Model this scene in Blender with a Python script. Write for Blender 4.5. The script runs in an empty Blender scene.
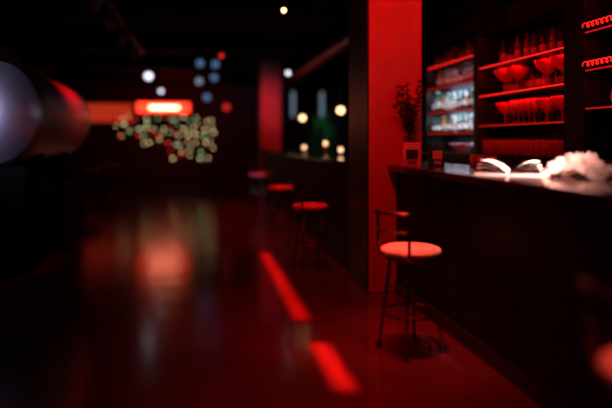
import bpy, math, random
from mathutils import Vector, Matrix, noise
R=random.Random(7)
sc=bpy.context.scene
try:
    sc.view_settings.view_transform='Standard'
except Exception: pass

# ---------------- materials ----------------
def mat(name,col,rough=.5,metal=0,emit=None,es=0,trans=0,noise_s=None,noise_a=.3,bump=0,bump_s=20,spec=.5,coat=0,ior=1.45,alpha=1):
    m=bpy.data.materials.new(name); m.use_nodes=True
    nt=m.node_tree; b=nt.nodes['Principled BSDF']
    b.inputs['Base Color'].default_value=(*col,1)
    b.inputs['Roughness'].default_value=rough
    b.inputs['Metallic'].default_value=metal
    b.inputs['Specular IOR Level'].default_value=spec
    b.inputs['Transmission Weight'].default_value=trans
    b.inputs['Coat Weight'].default_value=coat
    b.inputs['IOR'].default_value=ior
    b.inputs['Alpha'].default_value=alpha
    if emit:
        b.inputs['Emission Color'].default_value=(*emit,1)
        b.inputs['Emission Strength'].default_value=es
    tc=nt.nodes.new('ShaderNodeTexCoord')
    if noise_s:
        n=nt.nodes.new('ShaderNodeTexNoise'); n.inputs['Scale'].default_value=noise_s; n.inputs['Detail'].default_value=6
        nt.links.new(tc.outputs['Object'],n.inputs['Vector'])
        r=nt.nodes.new('ShaderNodeValToRGB')
        r.color_ramp.elements[0].position=.3; r.color_ramp.elements[1].position=.7
        r.color_ramp.elements[0].color=(*[c*(1-noise_a) for c in col],1)
        r.color_ramp.elements[1].color=(*[min(1,c*(1+noise_a)) for c in col],1)
        nt.links.new(n.outputs['Fac'],r.inputs['Fac']); nt.links.new(r.outputs['Color'],b.inputs['Base Color'])
    if bump:
        n=nt.nodes.new('ShaderNodeTexNoise'); n.inputs['Scale'].default_value=bump_s; n.inputs['Detail'].default_value=4
        nt.links.new(tc.outputs['Object'],n.inputs['Vector'])
        bp=nt.nodes.new('ShaderNodeBump'); bp.inputs['Strength'].default_value=bump; bp.inputs['Distance'].default_value=.02
        nt.links.new(n.outputs['Fac'],bp.inputs['Height']); nt.links.new(bp.outputs['Normal'],b.inputs['Normal'])
    return m
def glow(name,col,s): return mat(name,(.02,.02,.02),emit=col,es=s)

M_floor=mat('polished_red_concrete',(.055,.007,.01),rough=.16,noise_s=1.5,noise_a=.35,bump=.09,bump_s=4,spec=1.0)
M_wall=mat('dark_plaster',(.025,.009,.012),rough=.8,noise_s=3,bump=.2,bump_s=30)
M_ceil=mat('black_ceiling_paint',(.014,.009,.01),rough=.9,noise_s=2,spec=.2)
M_pillar=mat('pillar_red_plaster',(.5,.11,.105),rough=.75,noise_s=5,noise_a=.08,bump=.15,bump_s=40)
M_black=mat('black_satin',(.006,.005,.005),rough=.4,noise_s=4)
M_matte=mat('matte_black',(.002,.002,.002),rough=1,noise_s=4,spec=0)
M_barfront=mat('bar_front_black',(.005,.0015,.0018),rough=.55,noise_s=8,spec=.15)
M_top=mat('bar_top_lacquer',(.02,.008,.009),rough=.16,noise_s=12,coat=.3)
M_shelf=mat('shelf_wood_black',(.012,.005,.005),rough=.45,noise_s=10,spec=.3)
M_metal=mat('dark_metal',(.18,.13,.13),rough=.3,metal=1,noise_s=20)
M_steel=mat('brushed_steel',(.55,.5,.58),rough=.42,metal=1,bump=.05,bump_s=5,noise_s=6,noise_a=.1)
M_seat=mat('seat_upholstery',(.62,.42,.38),rough=.6,noise_s=14,noise_a=.2,bump=.2,bump_s=60)
M_leather=mat('black_leather',(.005,.003,.003),rough=.6,noise_s=10,bump=.2,bump_s=50,spec=.2)
M_led=glow('led_red',(1,.012,.01),1.8)
M_ledsoft=glow('led_red_soft',(1,.012,.01),.6)
M_white=mat('paper_white',(.8,.8,.78),rough=.7,noise_s=8,noise_a=.04)
M_cer=mat('ceramic_white',(.75,.77,.8),rough=.2,noise_s=8,noise_a=.02)

# ---------------- mesh builder ----------------
class MB:
    def __init__(s): s.v=[];s.f=[];s.m=[];s.s=[];s.mats=[]
    def mi(s,m):
        if m not in s.mats: s.mats.append(m)
        return s.mats.index(m)
    def add(s,vs,fs,m,smooth=False):
        o=len(s.v); s.v+= [tuple(v) for v in vs]; k=s.mi(m)
        for f in fs: s.f.append(tuple(i+o for i in f)); s.m.append(k); s.s.append(smooth)
    def box(s,a,b,m,bev=0):
        x0,y0,z0=a;x1,y1,z1=b
        if bev<=0:
            vs=[(x0,y0,z0),(x1,y0,z0),(x1,y1,z0),(x0,y1,z0),(x0,y0,z1),(x1,y0,z1),(x1,y1,z1),(x0,y1,z1)]
            s.add(vs,[(0,3,2,1),(4,5,6,7),(0,1,5,4),(1,2,6,5),(2,3,7,6),(3,0,4,7)],m)
        else:
            import bmesh
            bm=bmesh.new(); bmesh.ops.create_cube(bm,size=1)
            for v in bm.verts: v.co=Vector(((x0+x1)/2+v.co.x*(x1-x0),(y0+y1)/2+v.co.y*(y1-y0),(z0+z1)/2+v.co.z*(z1-z0)))
            bmesh.ops.bevel(bm,geom=bm.edges[:],offset=bev,segments=3,affect='EDGES')
            bm.verts.index_update()
            s.add([v.co.copy() for v in bm.verts],[[v.index for v in f.verts] for f in bm.faces],m,False); bm.free()
    def tube(s,pts,r,m,seg=10,closed=False):
        pts=[Vector(p) for p in pts]; n=len(pts); vs=[];fs=[]
        up=None
        for i,p in enumerate(pts):
            if closed: t=(pts[(i+1)%n]-pts[i-1]).normalized()
            else: t=(pts[min(i+1,n-1)]-pts[max(i-1,0)]).normalized()
            if up is None:
                up=Vector((0,0,1)) if abs(t.z)<.9 else Vector((1,0,0))
            a=up-t*up.dot(t)
            if a.length<1e-4: a=t.orthogonal()
            a.normalize(); up=a; b=t.cross(a)
            rr=r[i] if isinstance(r,(list,tuple)) else r
            for k in range(seg):
                an=2*math.pi*k/seg; vs.append(p+(a*math.cos(an)+b*math.sin(an))*rr)
        for i in range(n if closed else n-1):
            j=(i+1)%n
            for k in range(seg):
                l=(k+1)%seg; fs.append((i*seg+k,i*seg+l,j*seg+l,j*seg+k))
        if not closed:
            fs.append(tuple(range(seg))[::-1]); fs.append(tuple((n-1)*seg+k for k in range(seg)))
        s.add(vs,fs,m,True)
    def lathe(s,prof,c,m,seg=24,M=None):
        vs=[];fs=[];n=len(prof)
        for r,z in prof:
            for k in range(seg):
                an=2*math.pi*k/seg; p=Vector((r*math.cos(an),r*math.sin(an),z))
                if M: p=M@p
                vs.append(p+Vector(c))
        for i in range(n-1):
            for k in range(seg):
                l=(k+1)%seg; fs.append((i*seg+k,i*seg+l,(i+1)*seg+l,(i+1)*seg+k))
        s.add(vs,fs,m,True)
    def sphere(s,c,r,m,seg=12,rings=8,sz=1):
        s.lathe([(max(r*math.sin(math.pi*i/rings),1e-4),-r*sz*math.cos(math.pi*i/rings)) for i in range(rings+1)],c,m,seg)
    def build(s,name,loc=(0,0,0),rot=0):
        me=bpy.data.meshes.new(name); me.from_pydata(s.v,[],s.f)
        for m in s.mats: me.materials.append(m)
        me.polygons.foreach_set('material_index',s.m); me.polygons.foreach_set('use_smooth',s.s); me.update()
        o=bpy.data.objects.new(name,me); sc.collection.objects.link(o); o.location=loc; o.rotation_euler=(0,0,rot)
        return o
def boxobj(name,a,b,m,bev=0):
    q=MB(); q.box(a,b,m,bev); return q.build(name)

# ---------------- room shell ----------------
H=3.3
boxobj('floor',(-4.2,-1.7,-.1),(5.7,19.2,0),M_floor)
boxobj('ceiling',(-4.2,-1.7,H),(5.7,19.2,H+.1),M_ceil)
boxobj('wall_left',(-4.2,-1.7,0),(-4,19.2,H),M_wall)
boxobj('wall_back',(-4,19,0),(5.5,19.2,H),M_wall)
boxobj('wall_front',(-4,-1.7,0),(5.5,-1.5,H),M_wall)
boxobj('wall_right',(3.45,-1.5,0),(3.6,7.95,H),M_wall)
boxobj('wall_partition',(2.95,7.95,0),(5.5,8.07,H),M_wall)
boxobj('wall_lounge',(5.5,8.07,0),(5.7,19,H),M_wall)
boxobj('baseboard_left',(-4,-1.5,0),(-3.98,19,.12),M_black)
boxobj('baseboard_back',(-3.98,18.98,0),(5.5,19,.12),M_black)

def pillar(y,h=.68,black_side=True):
    q=MB(); q.box((1.47,y,0),(1.96,y+h,H),M_pillar,.008)
    if black_side: q.box((1.455,y+.012,0),(1.47,y+h,H),M_black)  # thin black sheet over the left face
    return q.build('pillar')
pillar(5.07); pillar(14.5)

q=MB()
for y in (2.5,5.5,8.5,11.5,14.6,17.4): q.box((-4,y,3.06),(3.4 if y<8 else 5.5,y+.2,3.3),M_ceil)
q.build('ceiling_beams')
q=MB()
pts=[(2.3,6.2+i*.12,2.9) for i in range(100)]
q.tube(pts,[.13 if i%6 else .14 for i in range(100)],mat('duct_metal',(.2,.14,.14),rough=.4,metal=.8,noise_s=5),16)
for y in (7.6,10.6,13.6,16.5): q.tube([(2.3,y,3.0),(2.3,y,3.3)],.008,M_metal,6)
q.build('ventilation_duct')
M_can=mat('spotlight_can',(.08,.04,.04),rough=.5,metal=.3,noise_s=8)
q=MB(); q.box((-1.12,6,3.01),(-1.06,12,3.04),M_black)
for y in (6.3,9.5,11.7): q.tube([(-1.09,y,3.03),(-1.09,y,3.3)],.008,M_black,6)
for y,a in ((6.6,.5),(7.6,-.4),(9.0,.6),(10.4,.3)):
    q.tube([(-1.09,y,3.02),(-1.09,y,2.9)],.012,M_black,6)
    Mx=Matrix.Rotation(a,4,'Y'); q.lathe([(.001,.1),(.06,.1),(.075,.05),(.085,-.12),(.075,-.12),(.06,-.05),(.001,-.05)],(-1.09,y,2.84),M_can,20,Mx)
q.build('track_lighting')

# ---------------- bar ----------------
q=MB()
T=1.13
q.box((1.72,.3,0),(2.28,5.06,T-.05),M_barfront)
q.box((1.635,.25,T-.05),(2.35,5.06,T),M_top,.006)
for i in range(8):
    y=.35+i*.67; q.box((1.716,y,.1),(1.722,y+.02,T-.06),M_barfront)
q.box((1.70,.3,0),(1.722,5.06,.1),M_black)
q.build('bar_counter')
q=MB()
q.box((1.98,5.065,0),(2.28,5.765,T-.05),M_barfront); q.box((1.97,5.065,T-.05),(2.35,5.765,T),M_top)
q.build('bar_counter')
q=MB()
q.box((1.5,5.77,0),(2.1,14.48,T-.05),M_barfront); q.box((1.44,5.77,T-.05),(2.15,14.48,T),M_top,.006)
q.build('bar_counter')

# ---------------- back bar ----------------
M_backlit=mat('frosted_backlight',(.2,.25,.3),rough=.6,emit=(.58,.74,1),es=1.1,noise_s=9)
M_backred=mat('frosted_backlight_red',(.3,.2,.2),rough=.6,emit=(1,.12,.12),es=.12,noise_s=9)
q=MB()
X0,X1=3.1,3.45
q.box((X0-.05,.5,0),(X1,7.94,1.16),M_shelf); q.box((X0-.08,.5,1.16),(X1,7.94,1.2),M_top)
for a,b in ((7.78,7.94),(6.25,6.37),(4.38,4.65),(2.7,2.8),(.5,.6)): q.box((X0-.02,a,1.2),(X1,b,H-.02),M_shelf)
bays={1:(6.37,7.78,(1.45,1.73,2.05,2.34,2.64)),2:(4.65,6.25,(1.52,1.85,2.165,2.55)),3:(2.8,4.38,(1.62,1.93,2.24,2.6)),4:(.6,2.7,(1.62,1.93,2.24,2.6))}
for k,(a,b,zs) in bays.items():
    for z in zs:
        q.box((X0,a,z-.03),(X1,b,z),M_shelf)
q.box((X0,.6,2.9),(X1,7.78,3.0),M_shelf)
for k,(a,b,zs) in bays.items():
    for i,z in enumerate(zs):
        if k==1 and i<4: q.box((X0-.008,a,z-.02),(X0,b,z-.01),M_led if i==3 else M_ledsoft)
        elif k==2 and i in (1,2): q.box((X0-.008,a,z-.02),(X0,b,z-.01),M_led)
        elif k==2 and i==0: q.box((X0-.008,a,z-.02),(X0,b,z-.01),M_ledsoft)
        elif k==3 and i<3: q.box((X0-.008,a,z-.02),(X0,b,z-.01),M_ledsoft)
for z0,z1 in ((1.46,1.69),(1.74,2.01)): q.box((X1-.02,6.4,z0),(X1-.006,7.75,z1),M_backlit)
q.box((X1-.02,6.4,2.06),(X1-.006,7.75,2.3),M_backred)
q.build('back_bar_shelving')

q=MB()
for z in (1.93,2.24):
    q.tube([(X0-.05+.02*math.cos(t*.9),2.9+t*.008,z+.03+.02*math.sin(t*.9)) for t in range(180)],.004,M_led,6)
q.build('led_rope_light')

M_gl=[mat('bottle_clear',(.6,.7,.75),rough=.08,trans=.7,noise_s=4,noise_a=.02),
      mat('bottle_green',(.02,.12,.05),rough=.1,trans=.4,noise_s=4,noise_a=.02),
      mat('bottle_amber',(.35,.12,.02),rough=.1,trans=.4,noise_s=4,noise_a=.02),
      mat('bottle_dark',(.015,.015,.02),rough=.12,noise_s=4,noise_a=.02),
      mat('bottle_blue',(.15,.35,.6),rough=.1,trans=.5,noise_s=4,noise_a=.02)]
M_lab=[M_white,mat('label_cream',(.6,.5,.35),rough=.7,noise_s=20),mat('label_red',(.5,.03,.03),rough=.7,noise_s=20),mat('label_black',(.02,.02,.02),rough=.6,noise_s=20)]
def bottle(q,x,y,z,h,r,g,l):
    k=R.choice([0,1,2])
    if k==0: prof=[(0.001,0),(r,0),(r,.58*h),(r*.9,.64*h),(r*.38,.74*h),(r*.34,.93*h),(r*.4,.93*h),(r*.4,h),(.001,h)]
    elif k==1: prof=[(0.001,0),(r*.95,0),(r,.03*h),(r,.62*h),(r*.5,.7*h),(r*.33,.8*h),(r*.33,.95*h),(r*.42,.95*h),(r*.42,h),(.001,h)]
    else: prof=[(0.001,0),(r*.85,0),(r*1.1,.45*h),(r,.58*h),(r*.35,.68*h),(r*.35,.88*h),(r*.5,.88*h),(r*.5,h),(.001,h)]
    q.lathe(prof,(x,y,z),g,14)
    q.lathe([(r*1.12 if k==2 else r*1.02,.18*h),(r*1.12 if k==2 else r*1.02,.45*h)],(x,y,z),l,14)
def row(a,b,z,hmax,step=.085,xs=(3.2,3.31),lab=None,gl=None):
    q=MB()
    for x in xs:
        y=a+.06+R.random()*.03
        while y<b-.05:
            bottle(q,x+R.uniform(-.015,.015),y,z,R.uniform(.72,.97)*hmax,R.uniform(.028,.038),R.choice(gl or M_gl),R.choice(lab or M_lab)); y+=step+R.uniform(0,.03)
    q.build('liquor_bottles')
WL=[M_white,M_lab[1],M_white]
DG=[M_gl[3],M_gl[1],M_gl[2],M_gl[0],M_gl[3]]
row(6.37,7.78,1.45,.24,.14,(3.15,3.27),WL,DG); row(6.37,7.78,1.73,.27,.14,(3.15,3.27),WL,DG); row(6.37,7.78,2.05,.25,.12,(3.2,3.31),WL); row(6.37,7.78,2.34,.26)
row(4.65,6.25,2.165,.3,.13,(3.3,),WL); row(4.65,6.25,1.85,.29,.1,(3.38,),WL)
row(2.8,4.38,1.93,.27,.11,(3.28,),WL); row(2.8,4.38,1.62,.27,.1,(3.28,),WL); row(2.8,4.38,2.24,.27,.11,(3.28,),WL)
M_glass=mat('red_lit_glass',(.9,.5,.5),rough=.12,trans=.6,noise_s=3,noise_a=.02)
M_coupe=mat('red_coupe_glass',(.9,.08,.06),rough=.2,trans=.4,noise_s=3,noise_a=.05)
def wine(q,x,y,z,s=1):
    p=[(.001,0),(.036,.001),(.036,.004),(.005,.012),(.004,.085),(.012,.095),(.036,.12),(.044,.15),(.042,.185),(.036,.215),(.034,.215),(.04,.185),(.042,.15),(.033,.122),(.001,.1)]
    q.lathe([(r*s,h*s) for r,h in p],(x,y,z),M_glass,16)
def martini(q,x,y,z,s=1):
    p=[(.001,0),(.045,.001),(.045,.004),(.008,.012),(.006,.085),(.03,.1),(.075,.14),(.09,.175),(.086,.195),(.083,.195),(.086,.175),(.07,.143),(.028,.104),(.001,.093)]
    q.lathe([(r*s,h*s) for r,h in p],(x,y,z),M_coupe,24)
q=MB()
for y in (4.86,5.12,5.65,5.9): martini(q,3.22,y,1.85,1.3)
for y in (4.88,5.12,5.9): martini(q,3.22,y,1.52,1.15)
q.build('cocktail_glasses')
q=MB()
for i in range(15): wine(q,3.4,4.72+i*.102,1.52,1.0)
for y in (5.3,5.4,5.5,5.6,5.7): wine(q,3.2,y,1.52,1.1)
q.build('wine_glasses')
q=MB()
for x in (3.12,3.22,3.32):
    for i in range(16):
        r=.034; q.lathe([(.001,0),(r*.8,0),(r,.15),(r*.93,.15),(r*.75,.01),(.001,.01)],(x,4.75+i*.094,1.2),M_glass,14)
q.build('tumblers')
q=MB(); q.lathe([(.001,0),(.06,0),(.07,.015),(.13,.06),(.16,.11),(.153,.112),(.12,.065),(.06,.022),(.001,.02)],(3.17,6.85,1.2),M_cer,28); q.build('serving_bowl')

def area(name,loc,sx,sy,power,col,target=None,rot=None,spread=None):
    l=bpy.data.lights.new(name,'AREA'); l.shape='RECTANGLE'; l.size=sx; l.size_y=sy; l.energy=power; l.color=col
    if spread: l.spread=math.radians(spread)
    o=bpy.data.objects.new(name,l); sc.collection.objects.link(o); o.location=loc
    if target: o.rotation_euler=(Vector(target)-Vector(loc)).to_track_quat('-Z','Y').to_euler()
    if rot: o.rotation_euler=rot
    return o
RED=(1,.005,.007)
for z,y0,y1,p in ((2.51,4.7,6.2,.9),(2.13,4.7,6.2,3.2),(1.815,4.7,6.2,2.6),(1.485,4.7,6.2,.7),(2.3,6.4,7.7,.5),(2.56,2.9,4.3,1.6),(2.2,2.9,4.3,1.6),(1.89,2.9,4.3,1.4)):
    area('led_strip_lamp',(3.14,(y0+y1)/2,z-.006),.03,y1-y0,p,RED)
for z in (2.01,1.69): area('led_strip_lamp',(3.12,7.07,z-.006),.04,1.3,6,(.75,.86,1))
area('led_strip_lamp',(3.15,7.07,2.3),.04,1.3,.9,(1,.5,.5))
area('led_strip_lamp',(3.3,7.07,1.41),.03,1.2,1.2,(.6,.78,1))

# ---------------- stools ----------------
def stool(x,y,rot):
    q=MB(); sh=.66
    r=.195
    q.lathe([(.001,sh-.045),(r*.9,sh-.045),(r*.99,sh-.038),(r*1.0,sh-.02),(r*.96,sh-.006),(r*.85,sh+.002),(.1,sh+.004),(.001,sh+.004)],(0,0,0),M_seat,40)
    q.lathe([(.001,sh-.072),(r*.86,sh-.072),(r*.92,sh-.045),(.001,sh-.045)],(0,0,0),M_metal,32)
    for k in range(4):
        a=math.pi/4+k*math.pi/2; t=Vector((math.cos(a)*.13,math.sin(a)*.13,sh-.07)); b=Vector((math.cos(a)*.205,math.sin(a)*.205,0.004))
        q.tube([t,t.lerp(b,.5),b],.011,M_metal,10)
        q.lathe([(.001,0),(.016,0),(.016,.015),(.001,.015)],(b.x,b.y,0),M_black,10)
    for hz in (.24,.40):
        f=(sh-.07-hz)/(sh-.07); rr=.13+(.205-.13)*f
        if hz<.3: q.tube([(rr*math.cos(t*math.pi/20),rr*math.sin(t*math.pi/20),hz) for t in range(40)],.009,M_metal,8,True)
        else:
            ps=[(rr*math.cos(math.pi/4+k*math.pi/2),rr*math.sin(math.pi/4+k*math.pi/2),hz) for k in range(4)]
            for k in (1,3): q.tube([ps[k],ps[(k+1)%4]],.007,M_metal,8)
    Rb=.215
    def arc(z,a0,a1,rb,n=16): return [(rb*math.cos(a0+(a1-a0)*i/n),rb*math.sin(a0+(a1-a0)*i/n),z) for i in range(n+1)]
    a0,a1=math.radians(130),math.radians(230)
    top=arc(sh+.235,a0,a1,Rb+.02)
    def post(a): return [(.13*math.cos(a),.13*math.sin(a),sh-.066),(.2*math.cos(a),.2*math.sin(a),sh-.06),(Rb*math.cos(a),Rb*math.sin(a),sh+.02),(Rb*math.cos(a),Rb*math.sin(a),sh+.2)]
    q.tube(post(a0)+top+post(a1)[::-1],.011,M_metal,10)
    q.tube(arc(sh+.12,a0,a1,Rb+.004),.007,M_metal,8)
    return q.build('bar_stool',(x,y,0),rot)
stool(1.34,3.67,math.radians(18)); stool(1.41,1.6,math.radians(10)); stool(1.17,6.3,.1); stool(1.19,8.8,0); stool(1.19,12.3,.15)

# ---------------- counter items ----------------
M_twig=mat('dried_twig',(.05,.03,.02),rough=.8,noise_s=20)
q=MB(); vx,vy=1.79,4.92
q.lathe([(.001,0),(.045,0),(.05,.02),(.05,.12),(.03,.17),(.018,.2),(.018,.24),(.022,.245),(.016,.245),(.014,.2),(.001,.19)],(vx,vy,T),M_gl[3],20)
for i in range(18):
    a=R.uniform(0,6.28); sp=R.uniform(.02,.14); h=R.uniform(.28,.52)
    pts=[Vector((vx+math.cos(a)*sp*t**1.6+R.uniform(-.004,.004),vy+min(.08,math.sin(a)*sp*.8*t**1.6),T+.2+h*t)) for t in [j/7 for j in range(8)]]
    q.tube(pts,[.0035-.0003*j for j in range(8)],M_twig,5)
    for p in pts[2:]:
        for _ in range(4):
            d=Vector((R.uniform(-1,1),R.uniform(-1,.4),R.uniform(.1,1))).normalized(); n=d.orthogonal()*.01; L=R.uniform(.025,.06)
            q.add([p,p+d*L*.5+n,p+d*L,p+d*L*.5-n],[(0,1,2,3)],M_twig)
q.build('dried_flower_vase')
def box_item(name,x,y,w,d,h,m,rot,m2=None):
    q=MB(); q.box((-w/2,-d/2,0),(w/2,d/2,h),m,.004)
    if m2:
        q.box((-w/2+.02,-d/2-.002,.06),(w/2-.02,-d/2+.001,h-.06),m2)
        for i in range(3): q.box((-w/2+.03,-d/2-.003,.02+i*.011),(w/2-.03,-d/2+.001,.025+i*.011),m2)
    return q.build(name,(x,y,T),rot)
M_box=mat('card_red',(.75,.5,.45),rough=.5,noise_s=12,noise_a=.3)
box_item('menu_box',1.73,4.72,.14,.05,.2,M_box,-.1,M_lab[3]); box_item('napkin_dispenser',1.95,4.72,.12,.08,.19,M_black,-.15,M_box)
q=MB()
for i in range(4): q.lathe([(.001,0),(.028,0),(.034,.1),(.031,.1),(.024,.006),(.001,.006)],(2.2+.01*i,4.55-.09*i,T),M_glass,16)
q.build('shot_glasses')
q=MB()
def page(side,lift,curl):
    vs=[];fs=[];n=12
    for i in range(n+1):
        u=i/n; x=side*.2*u*(1-curl*u*.35); z=.012+lift*math.sin(u*math.pi*.62)**.7
        for j in range(2): vs.append((x,(j-.5)*.28,z))
    for i in range(n): fs.append((i*2,i*2+2,i*2+3,i*2+1))
    q.add(vs,fs,M_white,True)
page(-1,.03,.1); page(-1,.055,.2); page(-1,.08,.3); page(1,.03,.1); page(1,.05,.2); page(1,.075,.35)
q.box((-.2,-.14,0),(.2,.14,.011),M_white)
q.build('open_magazine',(1.95,3.52,T),-.6)
M_wrap=mat('clear_wrap',(.75,.6,.55),rough=.12,trans=.4,noise_s=9,noise_a=.1)
q=MB(); vs=[];fs=[];N=26
for i in range(N):
    for j in range(N):
        u=i/(N-1)*2-1;v=j/(N-1)*2-1
        e=max(0,1-(u*u+v*v)*.62)
        n=noise.noise(Vector((u*3.2,v*3.2,1.3)))*.5+noise.noise(Vector((u*7,v*7,5)))*.5
        vs.append((u*.19+noise.noise(Vector((u*5,v*5,9)))*.02,v*.13+noise.noise(Vector((u*5,v*5,19)))*.02,max(.003,.12*e+.12*n*(e+.15))))
for i in range(N-1):
    for j in range(N-1): fs.append((i*N+j,(i+1)*N+j,(i+1)*N+j+1,i*N+j+1))
q.add(vs,fs,M_wrap); q.build('crumpled_plastic_wrap',(2.17,3.12,T),-1.1)

M_warm=glow('warm_bulb',(1,.55,.25),3); M_candle=glow('candle_glow',(1,.55,.28),2.5)
for x,y,h in ((1.75,10,.1),(2.03,8.5,.07),(1.93,9.1,.22)):
    q=MB(); q.lathe([(.001,0),(.03,0),(.034,h*.6),(.001,h*.6)],(x,y,T),M_gl[2],12); q.sphere((x,y,T+h*.6+.035),.035,M_candle,12,8,1.1); q.build('candle')

def pendant(x,y,z,r,m,name='pendant_lamp'):
    q=MB(); q.sphere((x,y,z),r,m,14,10)
    q.lathe([(.001,r*.8),(r*.5,r*.8),(r*.45,r*1.6),(.01,r*1.9),(.001,r*1.9)],(x,y,z),M_black,12)
    q.tube([(x,y,z+r*1.8),(x,y,H)],.005,M_black,5); return q.build(name)
M_cool=glow('cool_bulb',(.78,.82,1),2); M_blue=glow('blue_bulb',(.25,.45,.9),.3); M_cool2=glow('cool_bulb_dim',(.6,.75,.9),.35)
pendant(-.99,12,2.6,.08,M_cool); pendant(-.88,14,2.47,.05,M_cool)
for x,y,z,m in ((0,13,3.0,M_blue),(.33,13.1,3.0,M_blue),(.32,13.8,2.78,M_blue),(.15,13.4,2.3,M_blue),(-.02,14.4,2.75,M_cool2)): pendant(x,y,z,.08,m)
pendant(.84,6,2.67,.03,M_warm); pendant(1.62,11,2.6,.045,M_cool)
pendant(1.55,9,1.69,.055,M_warm); pendant(1.91,8,1.76,.06,M_warm)
M_redb=glow('red_bulb',(1,.03,.02),.8); pendant(.75,17.3,2.3,.09,M_redb); pendant(.35,10,2.75,.04,M_redb)

q=MB(); q.box((-1.85,17.85,2.12),(-.25,18.0,2.48),M_black); q.box((-1.8,17.83,2.15),(-.3,17.85,2.44),glow('sign_red_orange',(1,.04,.015),3))
q.box((-1.45,17.825,2.24),(-.6,17.83,2.35),glow('sign_core',(1,.25,.14),14))
for x in (-1.6,-.5): q.tube([(x,17.92,2.48),(x,17.92,H)],.01,M_black,6)
q.build('neon_sign')
q=MB(); q.box((-3.5,18.9,1.85),(-2.0,19.0,2.5),M_black); q.box((-3.45,18.88,1.9),(-2.05,18.9,2.45),glow('sign_dim_red',(1,.06,.02),.42)); q.build('wall_sign')
MF=[glow('fairy_gold',(1,.66,.3),2.2),glow('fairy_green',(.4,.85,.35),1.3),glow('fairy_red',(1,.04,.03),1.8),glow('fairy_pale',(.85,.95,.5),1.7)]
q=MB()
for k in range(6):
    z0=2.0-k*.22; a,b=(-2.3,.35) if k<3 else (-1.6 if k==3 else -.8,.3)
    n=15 if k<3 else (9 if k==3 else 4); pts=[]
    for i in range(n+1):
        t=i/n; pts.append(Vector((a+(b-a)*t+R.uniform(-.08,.08),17.6+R.uniform(-.1,.1),z0+R.uniform(-.11,.08))))
    q.tube(pts,.005,M_black,5)
    for p in pts: q.sphere(p+Vector((0,0,-.04)),R.choice([.024,.028,.035]),R.choice([MF[0],MF[0],MF[1],MF[0],MF[3],MF[2]]),8,6)
for x in (-2.4,.45): q.tube([(x,17.6,0),(x,17.6,2.03)],.02,M_black,6)
q.tube([(-2.4,17.6,2.03),(.45,17.6,2.03)],.012,M_black,6)
q.build('string_lights')
for x,i in ((2.95,1),(3.9,2)):
    q=MB(); q.box((x-.12,18.95,2.0),(x+.12,19.0,3.0),M_black); q.box((x-.05,18.94,2.1),(x+.05,18.95,2.9),glow('night_glass',(.4,.55,.7),.35)); q.build('window_%d'%i)
M_leaf=mat('leaf_green',(.025,.09,.04),rough=.6,noise_s=6)
q=MB(); px,py=2.85,13.8
q.lathe([(.001,0),(.18,0),(.24,.5),(.22,.5),(.2,.46),(.001,.46)],(px,py,0),M_black,20)
for i in range(70):
    a=R.uniform(0,6.28); h=R.uniform(.6,1.5); sp=R.uniform(.1,.5); base=Vector((px,py,.45)); tip=base+Vector((math.cos(a)*sp,math.sin(a)*sp,h)); mid=base.lerp(tip,.5)+Vector((0,0,.15))
    q.tube([base,mid,tip],.006,M_leaf,5)
    d=(tip-mid).normalized(); n=d.cross(Vector((0,0,1))).normalized()*.05
    q.add([tip-d*.1,tip+n,tip+d*.22,tip-n],[(0,1,2,3)],M_leaf)
q.build('potted_plant')

# tank left on a dark plinth
q=MB()
Mr=Matrix.Rotation(math.radians(-90),4,'X')
r=.48
prof=[(max(.001,r*math.sin(t*math.pi/20)),-.42*math.cos(t*math.pi/20)) for t in range(11)]
prof+= [(r,2.2)]+[(max(.001,r*math.cos(t*math.pi/20)),2.2+.28*math.sin(t*math.pi/20)) for t in range(1,11)]
q.lathe(prof,(-1.88,5.9,1.6),M_steel,48,Mr)
q.box((-2.2,6.3,0),(-1.7,7.9,1.1),M_matte,.02)
for y in (6.5,7.7): q.box((-2.2,y-.06,1.08),(-1.6,y+.06,1.24),M_matte)
q.build('brewing_tank')
def sofa(x,y,rot=0,w=1.8):
    q=MB(); q.box((-.4,-w/2,.08),(.4,w/2,.42),M_leather,.04); q.box((-.45,-w/2,.1),(-.25,w/2,.85),M_leather,.05)
    for s in (-1,1): q.box((-.42,s*w/2-.09,.08),(.4,s*w/2+.09,.62),M_leather,.04)
    for a in (-.33,.33):
        for b in (-w/2+.1,w/2-.1): q.tube([(a,b,0),(a,b,.1)],.02,M_metal,8)
    return q.build('lounge_sofa',(x,y,0),rot)
sofa(-3.4,5); sofa(-3.4,11); sofa(-3.4,14)
def table(x,y):
    q=MB(); q.lathe([(.001,.72),(.34,.72),(.35,.735),(.34,.75),(.001,.75)],(0,0,0),M_top,32); q.tube([(0,0,.02),(0,0,.72)],.03,M_black,12); q.lathe([(.001,0),(.22,0),(.21,.02),(.001,.03)],(0,0,0),M_black,24)
    return q.build('bistro_table',(x,y,0))
table(-2.3,12.5); table(-2.2,14.6); table(-2.5,4.2)

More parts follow.
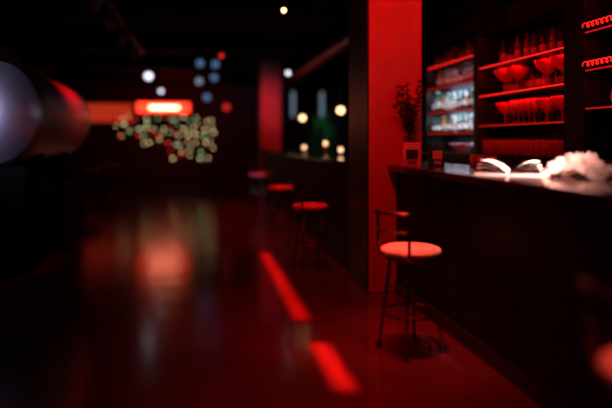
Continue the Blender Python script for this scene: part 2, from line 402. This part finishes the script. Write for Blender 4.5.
# ---------------- lights ----------------
area('ceiling_wash_lamp',(1.0,3.2,3.0),.3,.3,11,RED,target=(1.75,5.05,2.3),spread=90)
area('ceiling_downlight',(1.25,3.45,3.2),.15,.15,4.6,(1,.13,.075),target=(1.36,3.7,.66),spread=32)
area('ceiling_downlight',(1.25,1.45,3.2),.15,.15,1.3,(1,.1,.06),target=(1.41,1.62,.66),spread=28)
for y,p in ((6.3,1.0),(8.8,.7),(12.3,.4)): area('ceiling_downlight',(1.2,y-.1,2.75),.12,.12,p,RED,target=(1.2,y,.66),spread=36)
area('ceiling_wash_lamp',(.9,13.2,2.9),.3,.3,3.5,RED,target=(1.7,14.5,1.9),spread=70)
area('floor_streak_fill',(.76,5.75,3.0),.015,2.7,12,(1,.022,.012),rot=(0,0,0),spread=4)  # added narrow beam, stands in for a reflected red streak on the floor
area('floor_streak_fill',(.78,3.5,3.0),.015,.75,4.6,(1,.04,.018),rot=(0,0,0),spread=4)  # second added beam, for the nearer floor streak
area('ceiling_downlight',(1.9,2.9,3.2),.2,.2,16,(1,.5,.42),target=(2.04,3.38,T),spread=24)
area('ceiling_wash_lamp',(.95,3.6,3.1),.5,3,22,RED,rot=(0,0,0),spread=62)
area('ceiling_wash_lamp',(.7,10,3.0),.5,6,22,RED,rot=(0,0,0),spread=62)
area('tank_highlight_fill',(-2.95,2.6,1.75),.5,1.0,10,(.66,.6,1),target=(-2.0,5.5,1.62),spread=18)  # unseen fill added beside the view to put a highlight on the tank dome
area('ceiling_wash_lamp',(-.4,8,3.0),.3,.3,3.5,RED,target=(-1.5,7.4,1.6),spread=40)
area('ceiling_wash_lamp',(-.5,16.2,3.0),.8,.3,12,RED,target=(-1,18.9,1.4),spread=120)
area('plant_uplight',(2.85,13.0,2.6),.2,.2,.7,(.3,1,.45),target=(2.85,13.8,1.5),spread=50)
w=bpy.data.worlds.new('World'); sc.world=w; w.use_nodes=True
w.node_tree.nodes['Background'].inputs[0].default_value=(.1,.02,.03,1); w.node_tree.nodes['Background'].inputs[1].default_value=.02

# ---------------- camera ----------------
c=bpy.data.cameras.new('camera'); co=bpy.data.objects.new('camera',c); sc.collection.objects.link(co); sc.camera=co
co.location=(0,0,1.35); co.rotation_euler=(math.radians(90),0,math.radians(-10.1))
c.lens=35; c.sensor_width=36; c.shift_y=-.1046
c.dof.use_dof=True; c.dof.focus_distance=4.75; c.dof.aperture_fstop=.035/.095
c.clip_end=100
